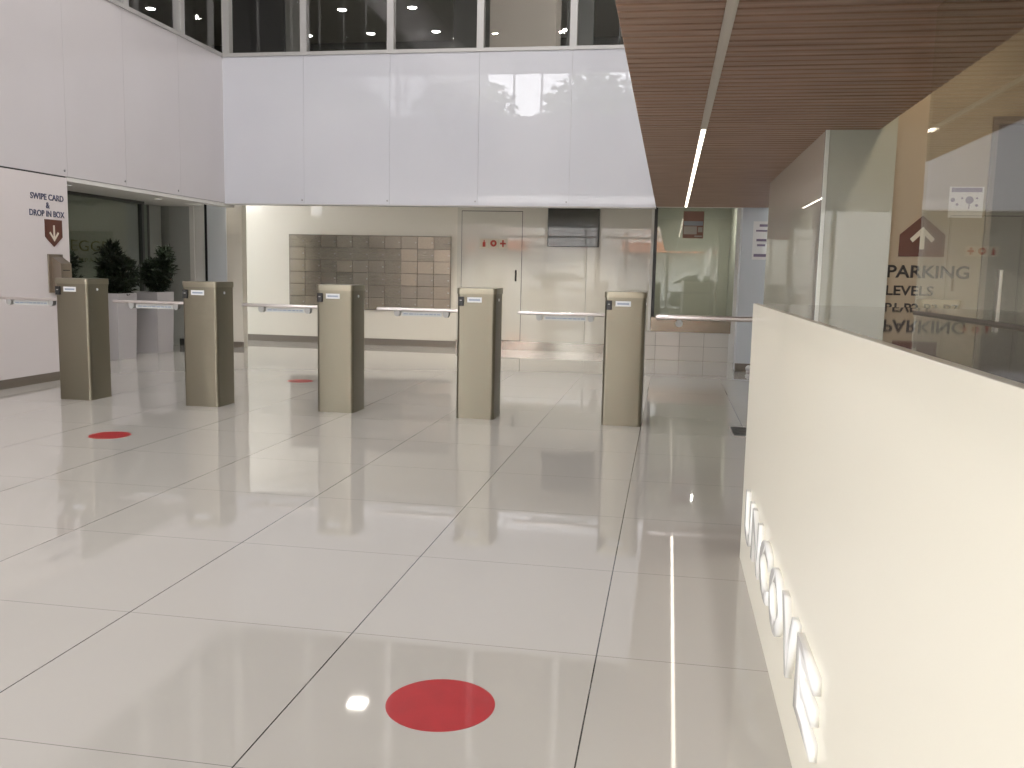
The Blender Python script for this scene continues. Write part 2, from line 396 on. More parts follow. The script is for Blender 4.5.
# pillar and side wall at right
S('wall_pillar', M['bluewhite'], (0.86, 1.9, 11.62, 11.95, 0, 2.7))
S('baseboard_pillar', M['skirting'], (0.855, 1.5, 11.6, 11.62, 0, 0.10))
S('wall_pillar_side', M['bluewhite'], (0.94, 1.06, 11.95, 12.85, 0, 2.4))
# glass-clad box the counter stops short of
S('wall_right_box', M['boxside'], [(0.865, 0.885, 5.62, 8.62, 0, 2.9), (0.885, 1.255, 8.58, 8.62, 0, 2.9)])
S('wall_right_box_front', M['greenglass'], (0.885, 1.258, 5.60, 5.63, 0, 2.9))
S('wall_right_box_core', M['white'], (0.887, 1.25, 5.64, 8.57, 0, 2.9))
S('trim_12', mat('pale_glass_edge', (0.80, 0.84, 0.78), rough=0.2, coat=1), (0.861, 0.885, 5.595, 5.62, 0, 2.9), bev=0.002)
# wall with the parking sign and the dark doorway beyond
PW = 5.62
S('wall_right', mat('warm_taupe_wall', (0.42, 0.36, 0.27), rough=0.6), [(1.26, 1.77, PW, PW + 0.12, 0, 2.75), (1.77, 4.2, PW, PW + 0.12, 2.11, 2.75), (2.75, 4.2, PW, PW + 0.12, 0, 2.11)])
d2 = S('door_2', M['skirting'], [(1.77, 1.80, PW - 0.02, PW + 0.1, 0, 2.11), (2.72, 2.75, PW - 0.02, PW + 0.1, 0, 2.11), (1.80, 2.72, PW - 0.02, PW + 0.1, 2.07, 2.11)])
S('door_leaf', mat('dark_brown_door', (0.07, 0.06, 0.055), rough=0.3), (1.80, 2.72, PW + 0.01, PW + 0.06, 0, 2.07), d2)
S('door_handle', M['armsteel'], (1.86, 1.88, PW - 0.05, PW + 0.01, 0.95, 1.25), d2, bev=0.004)
S('wall_far_right', M['plaster'], (4.2, 4.3, -6.1, 5.7, 0, 2.75))
S('ceiling_desk', mat('desk_ceiling', (0.55, 0.48, 0.38), rough=0.7), (1.16, 4.3, -6.1, PW + 0.1, 2.72, 2.8))
S('trim_13', mat('warm_fascia', (0.60, 0.50, 0.38), rough=0.6), (1.16, 1.185, -6.1, 5.6, 2.06, 2.75))
S('ceiling_back_right', M['white'], (1.26, 2.0, 5.75, 12.0, 2.72, 2.8))
S('wall_side_right', M['bluewhite'], (1.9, 2.0, 5.75, 12.0, 0, 2.75))

# wood slat ceiling
bm = bmesh.new()
y = -6.0
while y < PY - 0.06:
    box(bm, -0.21, 0.141, y, y + 0.064, 2.04, 2.062, bev=0.003, seg=1)
    box(bm, 0.179, 1.16, y, y + 0.064, 2.04, 2.062, bev=0.003, seg=1)
    y += 0.0815
obj('ceiling', bm, M['wood'], kind='structure')
S('ceiling_backing', M['woodgap'], (-0.209, 1.16, -6.05, PY + 0.0, 2.064, 2.09))
S('wall_bulkhead', M['white'], (-0.205, -0.10, -6.05, PY + 0.15, 2.10, 7.6))
S('ceiling_bulkhead_cap', M['white'], (-0.2, 1.9, PY - 0.005, PY + 0.16, 2.045, 2.40))
S('ceiling_upper_right', M['white'], (-0.10, 1.16, -6.05, PY, 2.10, 2.2))
# LED line
led = thing('linear_light', 'long slim light strip recessed in the brown slatted ceiling, its far part lit', 'light', (0.16, 5.6, 2.04))
def loc_box(nm, m, p, x0, x1, y0, y1, z0, z1, bev=0.0): return B(nm, m, (x0, x1, y0, y1, z0, z1), p, bev)
B('channel', M['channel'], [(-0.019, -0.013, -11.6, 6.0, 0.0, 0.022), (0.013, 0.019, -11.6, 6.0, 0.0, 0.022), (-0.013, 0.013, -11.6, 6.0, 0.018, 0.022)], led)
B('unlit_cover', M['channel'], (-0.0125, 0.0125, -11.6, -0.03, 0.002, 0.008), led)
B('lit_diffuser', M['led'], (-0.0125, 0.0125, -0.03, 5.98, -0.001, 0.008), led)

# ------------------------------------------------------------------ upper floor behind its windows
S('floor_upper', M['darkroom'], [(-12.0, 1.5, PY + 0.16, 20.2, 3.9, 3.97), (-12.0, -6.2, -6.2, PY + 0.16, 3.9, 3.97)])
S('ceiling_upper', mat('upper_ceiling', (0.45, 0.435, 0.385), rough=0.85), [(-12.0, 1.5, PY + 0.16, 20.2, 6.3, 6.4), (-12.0, -6.2, -6.2, PY + 0.16, 6.3, 6.4)])
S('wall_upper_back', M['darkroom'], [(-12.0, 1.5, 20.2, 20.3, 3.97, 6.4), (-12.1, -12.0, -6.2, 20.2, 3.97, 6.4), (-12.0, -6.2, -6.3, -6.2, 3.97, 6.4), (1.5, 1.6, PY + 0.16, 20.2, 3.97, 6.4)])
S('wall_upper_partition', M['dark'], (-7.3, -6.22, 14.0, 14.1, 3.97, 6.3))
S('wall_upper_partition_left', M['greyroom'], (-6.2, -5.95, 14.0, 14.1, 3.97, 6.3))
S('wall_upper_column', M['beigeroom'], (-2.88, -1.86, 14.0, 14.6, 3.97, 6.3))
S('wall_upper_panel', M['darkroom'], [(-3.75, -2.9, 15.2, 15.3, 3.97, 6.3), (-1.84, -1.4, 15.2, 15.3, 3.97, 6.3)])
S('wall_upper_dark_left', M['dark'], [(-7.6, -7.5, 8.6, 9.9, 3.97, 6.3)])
S('wall_upper_top', M['panel'], [(-6.06, -0.21, PY, PY + 0.1, 6.4, 7.6)])
S('wall_left_top', M['panel_left'], [(-6.2, -6.06, -6.1, PY + 0.1, 6.4, 7.6)])
mull_x = [-6.0, -4.905, -3.71, -2.515, -1.32, -0.16]
for i in range(5):
    a, b_ = mull_x[i], mull_x[i + 1]
    fr = S('window_%d' % (i + 3), M['alu'], [(a - 0.045 if i else a - 0.06, a + 0.045, PY, PY + 0.10, 4.02, 6.4), (a + 0.045, b_ - 0.045, PY + 0.01, PY + 0.09, 6.34, 6.4)] + ([(b_ - 0.045, b_ + 0.045, PY, PY + 0.1, 4.02, 6.4)] if i == 4 else []))
    S('pane', M['pane'], (a + 0.045, b_ - 0.045, PY + 0.045, PY + 0.055, 4.02, 6.34), fr)
mull_y = [-6.1, -3.7, -1.3, 1.1, 3.5, 5.9, 7.1, 8.28, 9.45, 10.63, 11.55]
for i in range(len(mull_y) - 1):
    a, b_ = mull_y[i], mull_y[i + 1]
    fr = S('window_%d' % (i + 8), M['alu'], [(-6.16, -6.06, a - 0.05, a + 0.05, 4.02, 6.4), (-6.15, -6.07, a + 0.05, b_ - 0.05, 6.34, 6.4)])
    S('pane', M['pane'], (-6.115, -6.105, a + 0.05, b_ - 0.05, 4.02, 6.34), fr)
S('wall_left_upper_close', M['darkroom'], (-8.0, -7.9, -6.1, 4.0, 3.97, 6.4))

# small recessed downlights of the upper floor
def make_downlight(loc, label, group, r=0.085):
    t = thing('ceiling_downlight', label, 'ceiling light', loc, 0, group)
    bm = bmesh.new(); cyl(bm, (0, 0, 0), (0, 0, -0.012), r * 1.15, r * 1.2, seg=24); obj('trim_ring', bm, M['white'], t)
    bm = bmesh.new(); cyl(bm, (0, 0, -0.0125), (0, 0, -0.016), r, r, seg=24); obj('lens', bm, M['downlight'], t)
    return t
dl = make_downlight((-6.63, 17.65, 6.299), '', 'downlights on the upper floor ceiling')
dls = [((-6.63, 17.65), 'small lit ceiling downlight in the second upper window from the corner, nearer and higher one'),
       ((-6.64, 19.43), 'small lit ceiling downlight low beside the right post of the second upper window'),
       ((-8.10, 19.47), 'small lit ceiling downlight half hidden by the first post of the back upper windows'),
       ((-5.19, 17.65), 'small lit ceiling downlight high in the third upper window from the corner'),
       ((-5.17, 19.40), 'small lit ceiling downlight in the third upper window, the left one of its low pair'),
       ((-4.85, 20.0), 'small lit ceiling downlight in the third upper window, the lowest of its three'),
       ((-3.73, 17.80), 'small lit ceiling downlight showing beside the post left of the taupe upper column'),
       ((-3.72, 19.46), 'small lit ceiling downlight in front of the taupe upper column'),
       ((-2.35, 17.74), 'small lit ceiling downlight high to the right of the taupe upper column'),
       ((-2.35, 19.50), 'small lit ceiling downlight by the last post, low and right of the taupe upper column'),
       ((-8.10, 17.64), 'small lit ceiling downlight in the dark upper window next to the corner'),
       ((-10.5, 17.2), 'small lit ceiling downlight high in the last upper window of the left wall')]
for i, ((x, y), lb) in enumerate(dls):
    o = dl if i == 0 else copy_tree(dl)
    o.location = (x, y, 6.299); o['label'] = lb
S('trim_15', M['downlight'], (-1.02, -0.80, 14.2, 14.25, 4.62, 4.72)) if False else None
ex = thing('lit_sign', 'small glowing yellow green sign behind the last upper window beside the wood ceiling', 'sign', (-0.92, 14.4, 4.53))
B('housing', M['dark'], (-0.12, 0.12, 0.0, 0.03, 0.0, 0.11), ex)
B('glowing_face', mat('green_sign_glow', (0.2, 0.25, 0.05), emis=(0.75, 0.85, 0.25), estr=1.4), [(-0.105, -0.04, -0.006, 0.0, 0.012, 0.098), (-0.025, 0.03, -0.006, 0.0, 0.012, 0.098), (0.045, 0.105, -0.006, 0.0, 0.012, 0.098)], ex)
B('bracket', M['dark'], (-0.01, 0.01, 0.005, 0.02, 0.11, 1.77), ex)

# ------------------------------------------------------------------ street side behind the viewer; street, trees, cars, building invented for reflections
S('wall_front', M['white'], [(-6.2, 4.3, -6.2, -6.05, 3.7, 6.2), (-6.2, 4.3, -6.2, -6.05, 7.55, 7.7), (-0.1, 4.3, -6.2, -6.05, 6.2, 7.6)])
wf = S('window_20', M['alu'], [(x - 0.04, x + 0.04, -6.18, -6.07, 0, 3.7) for x in (-6.1, -4.6, -3.1, -1.6, -0.1, 1.4, 2.9, 4.2)] + [(-6.1, 4.2, -6.17, -6.08, 2.5, 2.58), (-6.1, 4.2, -6.17, -6.08, 0, 0.08)])
S('pane', M['pane'], (-6.1, 4.2, -6.13, -6.12, 0.08, 3.7), wf)
wc = S('window_21', M['alu'], [(x - 0.03, x + 0.03, -6.18, -6.07, 6.2, 7.55) for x in (-6.1, -5.2, -4.3, -3.4, -2.5, -1.6, -0.7, -0.15)])
S('pane', M['pane'], (-6.1, -0.15, -6.13, -6.12, 6.2, 7.55), wc)
S('ceiling_atrium', mat('atrium_ceiling', (0.35, 0.35, 0.34), rough=0.8), (-6.2, -0.1, -6.2, PY + 0.1, 7.6, 7.75))
S('ground', M['concrete'], (-30, 30, -11.0, -6.2, -0.12, -0.02))
S('ground_road', M['asphalt'], (-30, 30, -50.0, -11.0, -0.14, -0.10))
random.seed(3)
def street_tree(x, y, h, r, label):
    t = thing('street_tree', label, 'tree', (x, y, -0.1), 0, 'street trees outside the glazing')
    bm = bmesh.new(); cyl(bm, (0, 0, 0), (0.1, 0, h * 0.55), 0.16, 0.09, seg=10)
    for a in range(4):
        an = a * PI / 2 + 0.4; cyl(bm, (0.1, 0, h * 0.5), (math.cos(an) * r * 0.6, math.sin(an) * r * 0.6, h * 0.8), 0.07, 0.02, seg=7)
    obj('trunk', bm, M['stem'], t)
    bm = bmesh.new()
    for _ in range(2600):
        v = Vector((random.gauss(0, 1), random.gauss(0, 1), random.gauss(0, 1))).normalized() * (r * random.random() ** 0.4)
        c = Vector((v.x, v.y, h * 0.8 + v.z * 0.9))
        q = Matrix.Rotation(random.random() * 6, 3, 'Z') @ Matrix.Rotation(random.random() * 3, 3, 'X')
        s = 0.16 + random.random() * 0.14
        vs = [bm.verts.new(c + q @ Vector(p)) for p in ((-s, 0, 0), (0, -s * 0.5, 0.02), (s, 0, 0), (0, s * 0.5, 0.02))]
        bm.faces.new(vs)
    obj('foliage', bm, M['tree'], t)
for x, y, h, r, lb in ((-8.6, -13.5, 8.8, 2.5, 'leafy street tree added to be mirrored at the left of the white panel'), (-3.4, -15, 9.2, 2.5, 'leafy street tree added to be mirrored in the middle of the white panel'),
                   (1.8, -14.0, 8.8, 2.4, 'leafy street tree added to be mirrored in the white panel beside the wood ceiling')):
    street_tree(x, y, h, r, lb)
M['render'] = mat('pale_render', (0.72, 0.70, 0.66), rough=0.8)
bd = thing('street_building', 'pale building with an orange awning added to be mirrored in the glossy back wall', 'building', (0, -30, -0.1))
B('wall', M['render'], [(-22, 22, -1, 0, 0, 4.2), (-22, 22, -1, 0, 5.4, 7.0)], bd)
M['awning'] = mat('orange_awning', (0.75, 0.20, 0.08), rough=0.6)
for a_, b_ in ((-14, -9), (-3, 2)): B('awning', M['awning'], (a_, b_, 0, 1.4, 2.7, 3.3), bd)
B('window_band', M['screenface'], (-22, 22, -0.9, -0.6, 4.2, 5.4), bd)

def make_car(label, loc):
    t = thing('parked_car', label, 'car', loc, 0, 'cars parked along the street')
    bm = bmesh.new()
    prof = [(-2.1, 0.28), (2.1, 0.28), (2.15, 0.62), (1.95, 0.86), (1.15, 0.95), (0.55, 1.38), (-0.95, 1.42), (-1.75, 1.0), (-2.12, 0.9)]
    poly_bm(prof, (0, 0.84, 0), (1, 0, 0), (0, 0, 1), 1.68, bm); obj('body', bm, M['letterwhite'], t)
    for yy in (0.845, -0.835):
        bm = bmesh.new(); poly_bm([(1.0, 0.96), (0.5, 1.32), (-0.9, 1.35), (-1.5, 1.0)], (0, yy, 0), (1, 0, 0), (0, 0, 1), 0.01, bm); obj('side_window', bm, M['screenface'], t)
    for xx in (-1.3, 1.35):
        for yy in (-0.8, 0.8):
            bm = bmesh.new(); cyl(bm, (xx, yy - 0.1, 0.31), (xx, yy + 0.1, 0.31), 0.31, seg=28); obj('wheel', bm, M['black'], t, smooth=True)
make_car('white car added outside to be mirrored in the floor left of the middle gate', (-4.6, -12.6, -0.1))
make_car('white car added outside to be mirrored in the floor near the wood ceiling', (1.6, -12.8, -0.1))
# ------------------------------------------------------------------ entry gates (bollards)
PW_, PD, PH = 0.312, 0.30, 1.047
def make_gate(label):
    t = thing('turnstile_gate', label, 'turnstile', (0, 0, 0), 0, 'steel entry gates across the lobby')
    bm = bmesh.new(); rprism(bm, 0, PW_, 0, PD, 0.0, PH - 0.045, 0.028, seg=6); obj('post_body', bm, M['steel'], t, smooth=True)
    bm = bmesh.new(); rprism(bm, -0.006, PW_ + 0.006, -0.006, PD + 0.006, PH - 0.046, PH, 0.032, seg=6, bev=0.004); obj('post_cap', bm, M['steelcap'], t, smooth=True)
    rd = B('card_reader', M['black'], (0.010, 0.055, -0.013, 0.0005, 0.905, 0.978), t, bev=0.004)
    B('indicator', M['bracket'], (0.024, 0.040, -0.0145, -0.0125, 0.945, 0.953), rd)
    st = B('sticker', M['sticker'], (0.082, 0.200, -0.0015, 0.0005, 0.934, 0.975), t)
    bm = bmesh.new(); box(bm, 0.095, 0.187, -0.0021, -0.0014, 0.947, 0.961)
    obj('print', bm, M['stickerprint'], st)
    bm = bmesh.new(); cyl(bm, (PW_ - 0.001, 0.125, 0.955), (PW_ + 0.006, 0.125, 0.955), 0.011, seg=16); obj('key_lock', bm, M['sticker'], t, smooth=True)
    # barrier arm: flat-topped bar reaching left over the lane
    arm = None
    bm = bmesh.new(); box(bm, -0.70, 0.0, 0.085, 0.135, 0.846, 0.872, bev=0.008, seg=3)
    arm = obj('barrier_arm', bm, M['armsteel'], t, smooth=True)
    for xx in (-0.525, -0.115):
        bm = bmesh.new()
        rr = 0.024
        pts = [(xx - rr, 0.85), (xx - rr, 0.825)] + [(xx - rr * math.cos(a), 0.825 - rr * math.sin(a)) for a in [PI * k / 8 for k in range(1, 8)]] + [(xx + rr, 0.825), (xx + rr, 0.85)]
        poly_bm([(p[0], p[1]) for p in pts], (0, 0.132, 0), (1, 0, 0), (0, 0, 1), 0.044, bm)
        obj('clamp', bm, M['bracket'], arm)
    ls = B('label_strip', M['clearplastic'], (-0.49, -0.15, 0.105, 0.109, 0.806, 0.842), arm)
    bm = bmesh.new(); rq = random.Random(2); xx = -0.475
    while xx < -0.17:
        wq = 0.012 + 0.03 * rq.random(); box(bm, xx, min(xx + wq, -0.16), 0.1043, 0.1051, 0.818, 0.828); xx += wq + 0.006
    pr = obj('print', bm, M['stickerprint'], ls)
    return t
# the posts, left to right
gates = [(-5.178, 6.925, 'steel post gate farthest left, standing before the wall-mounted card box'),
         (-3.985, 6.905, 'steel post gate in front of the two potted plants, second from the left'),
         (-2.817, 6.94, 'steel post gate in front of the mailbox wall, third from the left'),
         (-1.645, 6.965, 'steel post gate standing before the flush door with red fire signs'),
         (-0.473, 6.975, 'steel post gate nearest the wood ceiling, right of the flush door'),
         ]
g0 = make_gate('')
for i, (x, y, lb) in enumerate(gates):
    o = g0 if i == 0 else copy_tree(g0)
    o.location = (x - 0.014, y, 0); o['label'] = lb

wa = thing('barrier_arm', 'steel barrier arm reaching out from behind the far end of the cream counter', 'barrier arm', (0.865, 7.0, 0.84))
bm = bmesh.new(); box(bm, -0.965, -0.012, 0.03, 0.09, 0.0, 0.038, bev=0.012, seg=4); obj('bar', bm, M['armsteel'], wa, smooth=True)
B('wall_plate', M['armsteel'], (-0.012, 0.0, 0.0, 0.12, -0.04, 0.08), wa, bev=0.003)
bm = bmesh.new(); cyl(bm, (-0.78, 0.055, -0.028), (-0.78, 0.085, -0.028), 0.028, seg=20); obj('clamp', bm, M['bracket'], wa, smooth=True)
# ------------------------------------------------------------------ floor dots and floor box
def dot(x, y, r, lb):
    bm = bmesh.new(); cyl(bm, (0, 0, 0), (0, 0, 0.0012), r, r, seg=64)
    return tag(obj('floor_dot', bm, M['red'], loc=(x, y, 0.0)), lb, 'floor marker', 'red round floor stickers')
dot(-0.567, 2.25, 0.149, 'large red round sticker on the floor tile in the foreground')
dot(-3.765, 5.525, 0.137, 'red round floor sticker at left in front of the steel post gates')
dot(-3.78, 8.81, 0.132, 'red round floor sticker beyond the gates before the mailbox wall')
fb = thing('floor_socket_box', 'dark metal floor box lid set in the tiles beside the counter end', 'floor box', (0.60, 7.0, 0))
B('frame', M['armsteel'], [(-0.09, 0.09, -0.25, -0.235, 0, 0.006), (-0.09, 0.09, 0.18, 0.195, 0, 0.006), (-0.09, -0.08, -0.235, 0.18, 0, 0.006), (0.08, 0.09, -0.235, 0.18, 0, 0.006)], fb)
B('lid', M['dark'], [(-0.078, 0.078, -0.232, -0.03, 0, 0.004), (-0.078, 0.078, -0.02, 0.178, 0, 0.004)], fb)

# ------------------------------------------------------------------ mailboxes
mb = thing('mailbox_bank', 'bank of brushed bronze steel mailboxes set in the beige back wall', 'mailboxes', (-5.99, BY - 0.002, 0.555))
B('surround', M['skirting'], (-0.008, 2.648, -0.012, 0.0, -0.008, 1.158), mb)
cw, chh = 0.264, 1.15 / 6
rnd = random.Random(5)
mats = [M['mailsteel'], steel('brushed_mailbox_steel_dark', (0.29, 0.26, 0.215), 0.27), steel('brushed_mailbox_steel_light', (0.38, 0.33, 0.265), 0.23)]
for r_ in range(6):
    for c_ in range(10):
        bm = bmesh.new(); box(bm, c_ * cw + 0.003, (c_ + 1) * cw - 0.003, -0.024, -0.012, r_ * chh + 0.003, (r_ + 1) * chh - 0.003, bev=0.002, seg=1)
        k = rnd.random() + (0.35 if c_ >= 7 else 0) - (0.25 if c_ < 2 else 0)
        dd = obj('mailbox_door', bm, mats[2] if k > 0.85 else (mats[1] if k < 0.4 else mats[0]), mb)
        bm = bmesh.new(); cyl(bm, (c_ * cw + 0.235, -0.024, (r_ + 0.5) * chh), (c_ * cw + 0.235, -0.030, (r_ + 0.5) * chh), 0.009, seg=12)
        obj('lock', bm, M['fixing'], dd)

# ------------------------------------------------------------------ left wall: lettering, arrow sign, card box
WX = -6.06
tx = thing('wall_lettering', 'navy lettering SWIPE CARD & DROP IN BOX on the white left wall', 'lettering', (WX, 8.0, 1.6))
for s, y0, y1, z0, z1 in (('SWIPE CARD', 7.785, 8.265, 1.785, 1.845), ('&', 8.00, 8.055, 1.705, 1.765), ('DROP IN BOX', 7.765, 8.27, 1.625, 1.685)):
    bm = text_bm(s, (0.0, y0 - 8.0, z0 - 1.6), (0, 1, 0), (0, 0, 1), y1 - y0, z1 - z0, 0.003, bold=0.018)
    obj('text_line', bm, M['navy'], tx)
ar = thing('arrow_sign', 'brown shield-shaped sign with a cream down arrow on the left wall', 'sign', (WX, 8.095, 1.46))
pts = [(-0.125, 0.14), (-0.125, -0.03), (0.0, -0.125), (0.125, -0.03), (0.125, 0.14)]
obj('plate', poly_bm(pts[::-1] if False else pts, (0, 0, 0), (0, 1, 0), (0, 0, 1), 0.008), M['brownsign'], ar)
apts = [(-0.012, 0.085), (-0.012, -0.03), (-0.055, 0.022), (-0.072, 0.008), (0, -0.075), (0.072, 0.008), (0.055, 0.022), (0.012, -0.03), (0.012, 0.085)]
obj('arrow', poly_bm(apts, (0.008, 0, 0), (0, 1, 0), (0, 0, 1), 0.002), M['cream'], ar)
cb = thing('card_drop_box', 'bronze metal swipe card and drop box with sloping top on the left wall', 'card box', (WX, 8.08, 0.90))
B('back_plate', M['boxsteel'], (0, 0.012, -0.09, 0.13, -0.02, 0.36), cb, bev=0.002)
bm = bmesh.new()
poly_bm([(0.012, 0.0), (0.11, 0.0), (0.11, 0.27), (0.012, 0.335)], (0, 0.12, 0), (1, 0, 0), (0, 0, 1), 0.16, bm)
obj('housing', bm, M['boxsteel'], cb)
B('card_slot', M['black'], (0.108, 0.113, -0.01, 0.09, 0.20, 0.208), cb)

# ------------------------------------------------------------------ shopfront lettering
sl = thing('window_lettering', 'faint olive letters EGGE and MPANY on the shopfront glass behind the plants', 'lettering', (-7.186, 10.28, 1.3))
obj('text_line', text_bm('EGGE', (0, 9.91 - 10.28, 0.03), (0, 1, 0), (0, 0, 1), 0.74, 0.135, 0.001, bold=0.004), M['olive'], sl)
obj('text_line', text_bm('MPANY', (0, 10.05 - 10.28, -0.105), (0, 1, 0), (0, 0, 1), 0.50, 0.05, 0.001, bold=0.004, spacing=1.4), M['olive'], sl)

# ------------------------------------------------------------------ potted shrubs
def make_plant(label, seed, two, loc):
    R_ = random.Random(seed)
    t = thing('potted_shrub', label, 'potted plant', loc, 0, 'dark shrubs in tall pale planters')
    bm = bmesh.new()
    w0, w1, h = 0.185, 0.205, 0.82
    lo = [bm.verts.new((sx * w0, sy_ * w0, 0)) for sx, sy_ in ((-1, -1), (1, -1), (1, 1), (-1, 1))]
    hi = [bm.verts.new((sx * w1, sy_ * w1, h)) for sx, sy_ in ((-1, -1), (1, -1), (1, 1), (-1, 1))]
    ih = [bm.verts.new((sx * (w1 - .02), sy_ * (w1 - .02), h)) for sx, sy_ in ((-1, -1), (1, -1), (1, 1), (-1, 1))]
    il = [bm.verts.new((sx * (w1 - .025), sy_ * (w1 - .025), h - 0.06)) for sx, sy_ in ((-1, -1), (1, -1), (1, 1), (-1, 1))]
    bm.faces.new(lo[::-1]); bm.faces.new(il)
    for k in range(4):
        j = (k + 1) % 4
        bm.faces.new((lo[k], lo[j], hi[j], hi[k])); bm.faces.new((hi[k], hi[j], ih[j], ih[k])); bm.faces.new((ih[k], ih[j], il[j], il[k]))
    obj('planter_box', bm, M['planter'], t)
    B('soil', M['soil'], (-0.175, 0.175, -0.175, 0.175, h - 0.058, h - 0.035), t)
    stems = bmesh.new(); lv = bmesh.new()
    heads = two
    for (hx, hy, hz, hr, hh) in heads:
        base = Vector((hx * 0.25, hy * 0.25, h - 0.04)); top = Vector((hx, hy, hz + hh * 0.6))
        cyl(stems, base, (base + top) / 2 + Vector((0.01, 0, 0)), 0.012, 0.009, seg=7); cyl(stems, (base + top) / 2 + Vector((0.01, 0, 0)), top, 0.009, 0.004, seg=7)
        for _ in range(85):
            # whorled twigs carrying narrow leaves
            u = R_.random() ** 0.8
            zz = hz - hh + 2 * hh * u
            rad = hr * math.sqrt(max(0.05, 1 - (2 * u - 1) ** 2)) * (0.55 + 0.5 * R_.random())
            a = R_.random() * 2 * PI
            s0 = Vector((hx * u * 0.9 + hx * 0.1, hy, zz - 0.10)); s1 = Vector((hx + rad * math.cos(a), hy + rad * math.sin(a), zz))
            cyl(stems, s0, s1, 0.003, 0.0015, seg=5)
            d0 = (s1 - s0).normalized()
            for q in range(15):
                f = 0.35 + 0.65 * q / 14
                p = s0.lerp(s1, f)
                d = (d0 * 0.8 + Vector((R_.gauss(0, .7), R_.gauss(0, .7), R_.gauss(0.2, .6)))).normalized()
                ln = 0.065 + 0.045 * R_.random(); wd = 0.0105
                side = d.cross(Vector((R_.gauss(0, 1), R_.gauss(0, 1), R_.gauss(0, 1)))).normalized() * wd
                m_ = p + d * ln * 0.45; e = p + d * ln - Vector((0, 0, 0.012))
                vs = [lv.verts.new(c) for c in (p, m_ + side, e, m_ - side)]
                lv.faces.new(vs)
    obj('stem', stems, M['stem'], t); fo = obj('foliage', lv, M['leaf'], t)
    return t
make_plant('dark bushy shrub in a pale planter, the middle one, between the first two gates', 1, [(0.01, 0, 1.14, 0.17, 0.28), (0.20, 0.0, 1.03, 0.15, 0.21), (0.0, 0, 0.98, 0.15, 0.16)], (-6.85, 10.20, 0))
make_plant('dark bushy shrub in a pale planter, nearest the white column', 2, [(0.19, 0, 1.19, 0.13, 0.22), (0.02, 0, 1.06, 0.14, 0.18), (0.14, 0, 0.98, 0.13, 0.13)], (-6.905, 11.16, 0))
make_plant('dark bushy shrub peeking out behind the end of the left wall', 4, [(0.0, 0, 1.08, 0.18, 0.25), (-0.05, 0, 0.98, 0.17, 0.18)], (-6.87, 9.32, 0))

# ------------------------------------------------------------------ back wall: screen, fire signs
ws = thing('wall_screen', 'flat black screen mounted high on the glossy back wall right of the door', 'screen', (-1.845, BY, 1.585))
B('bezel', M['dark'], (0, 0.775, -0.05, -0.0, 0, 0.60), ws, bev=0.004)
B('display', M['screenface'], (0.008, 0.767, -0.053, -0.049, 0.008, 0.592), ws)
fs = thing('fire_sign', 'strip of three small white fire safety pictograms with red symbols on the flush door', 'sign', (-2.90, BY - 0.003, 1.545))
for k in range(3):
    p = B('sign_plate', M['cream'], (k * 0.147 + 0.002, k * 0.147 + 0.143, -0.004, 0.0, 0, 0.145), fs)
    bm = bmesh.new(); cx = k * 0.147 + 0.0725
    if k == 0:   # extinguisher
        poly_bm([(cx - .022, .02), (cx + .022, .02), (cx + .022, .085), (cx + .008, .1), (cx + .008, .125), (cx - .008, .125), (cx - .008, .1), (cx - .022, .085)], (0, -0.004, 0), (1, 0, 0), (0, 0, 1), 0.001, bm)
    elif k == 1:  # hose reel
        poly_bm([(cx + .05 * math.cos(a * PI / 12), .075 + .05 * math.sin(a * PI / 12)) for a in range(24)], (0, -0.004, 0), (1, 0, 0), (0, 0, 1), 0.001, bm)
    else:        # hydrant cross
        poly_bm([(cx - .045, .06), (cx - .012, .06), (cx - .012, .02), (cx + .012, .02), (cx + .012, .06), (cx + .045, .06), (cx + .045, .085), (cx + .012, .085), (cx + .012, .125), (cx - .012, .125), (cx - .012, .085), (cx - .045, .085)], (0, -0.004, 0), (1, 0, 0), (0, 0, 1), 0.001, bm)
    obj('pictogram', bm, M['redprint'], p)
    if k == 1:
        bm = bmesh.new(); poly_bm([(cx + .02 * math.cos(a * PI / 8), .075 + .02 * math.sin(a * PI / 8)) for a in range(16)], (0, -0.005, 0), (1, 0, 0), (0, 0, 1), 0.001, bm)
        obj('reel_hub', bm, M['cream'], p)

# posters at the end of the passage
po = thing('glass_poster', 'brown and blue printed poster on the green glass partition under the light strip', 'poster', (0.29, GY + 0.012, 1.89))
B('sheet', mat('brown_print', (0.24, 0.12, 0.085), rough=0.5), (-0.14, 0.14, -0.003, 0, -0.185, 0.185), po)
B('picture', mat('grey_blue_print', (0.30, 0.33, 0.36), rough=0.5), [(-0.13, 0.13, -0.0045, -0.003, -0.01, 0.05)], po)
B('text_block', mat('beige_print', (0.42, 0.38, 0.33), rough=0.5), [(-0.13, 0.05, -0.0045, -0.003, -0.13, -0.02), (0.065, 0.125, -0.0045, -0.003, -0.10, -0.03), (0.02, 0.125, -0.0045, -0.003, -0.165, -0.145)], po)
np_ = thing('wall_notice', 'white printed notice on the cool white pillar beside the glass-clad box', 'notice', (1.07, 11.62, 1.64))
B('sheet', M['paper'], (-0.075, 0.12, -0.004, 0, -0.235, 0.235), np_)
B('text_block', M['purple'], [(0.0, 0.10, -0.005, -0.004, 0.17, 0.20), (-0.04, 0.10, -0.005, -0.004, 0.11, 0.13), (-0.03, 0.09, -0.005, -0.004, -0.01, 0.02), (-0.02, 0.08, -0.005, -0.004, -0.07, -0.045), (-0.055, 0.10, -0.005, -0.004, -0.20, -0.165)], np_)
jn = thing('side_poster', 'narrow brown poster seen edge-on at the right end of the green glass room', 'poster', (0.957, 13.25, 1.55))
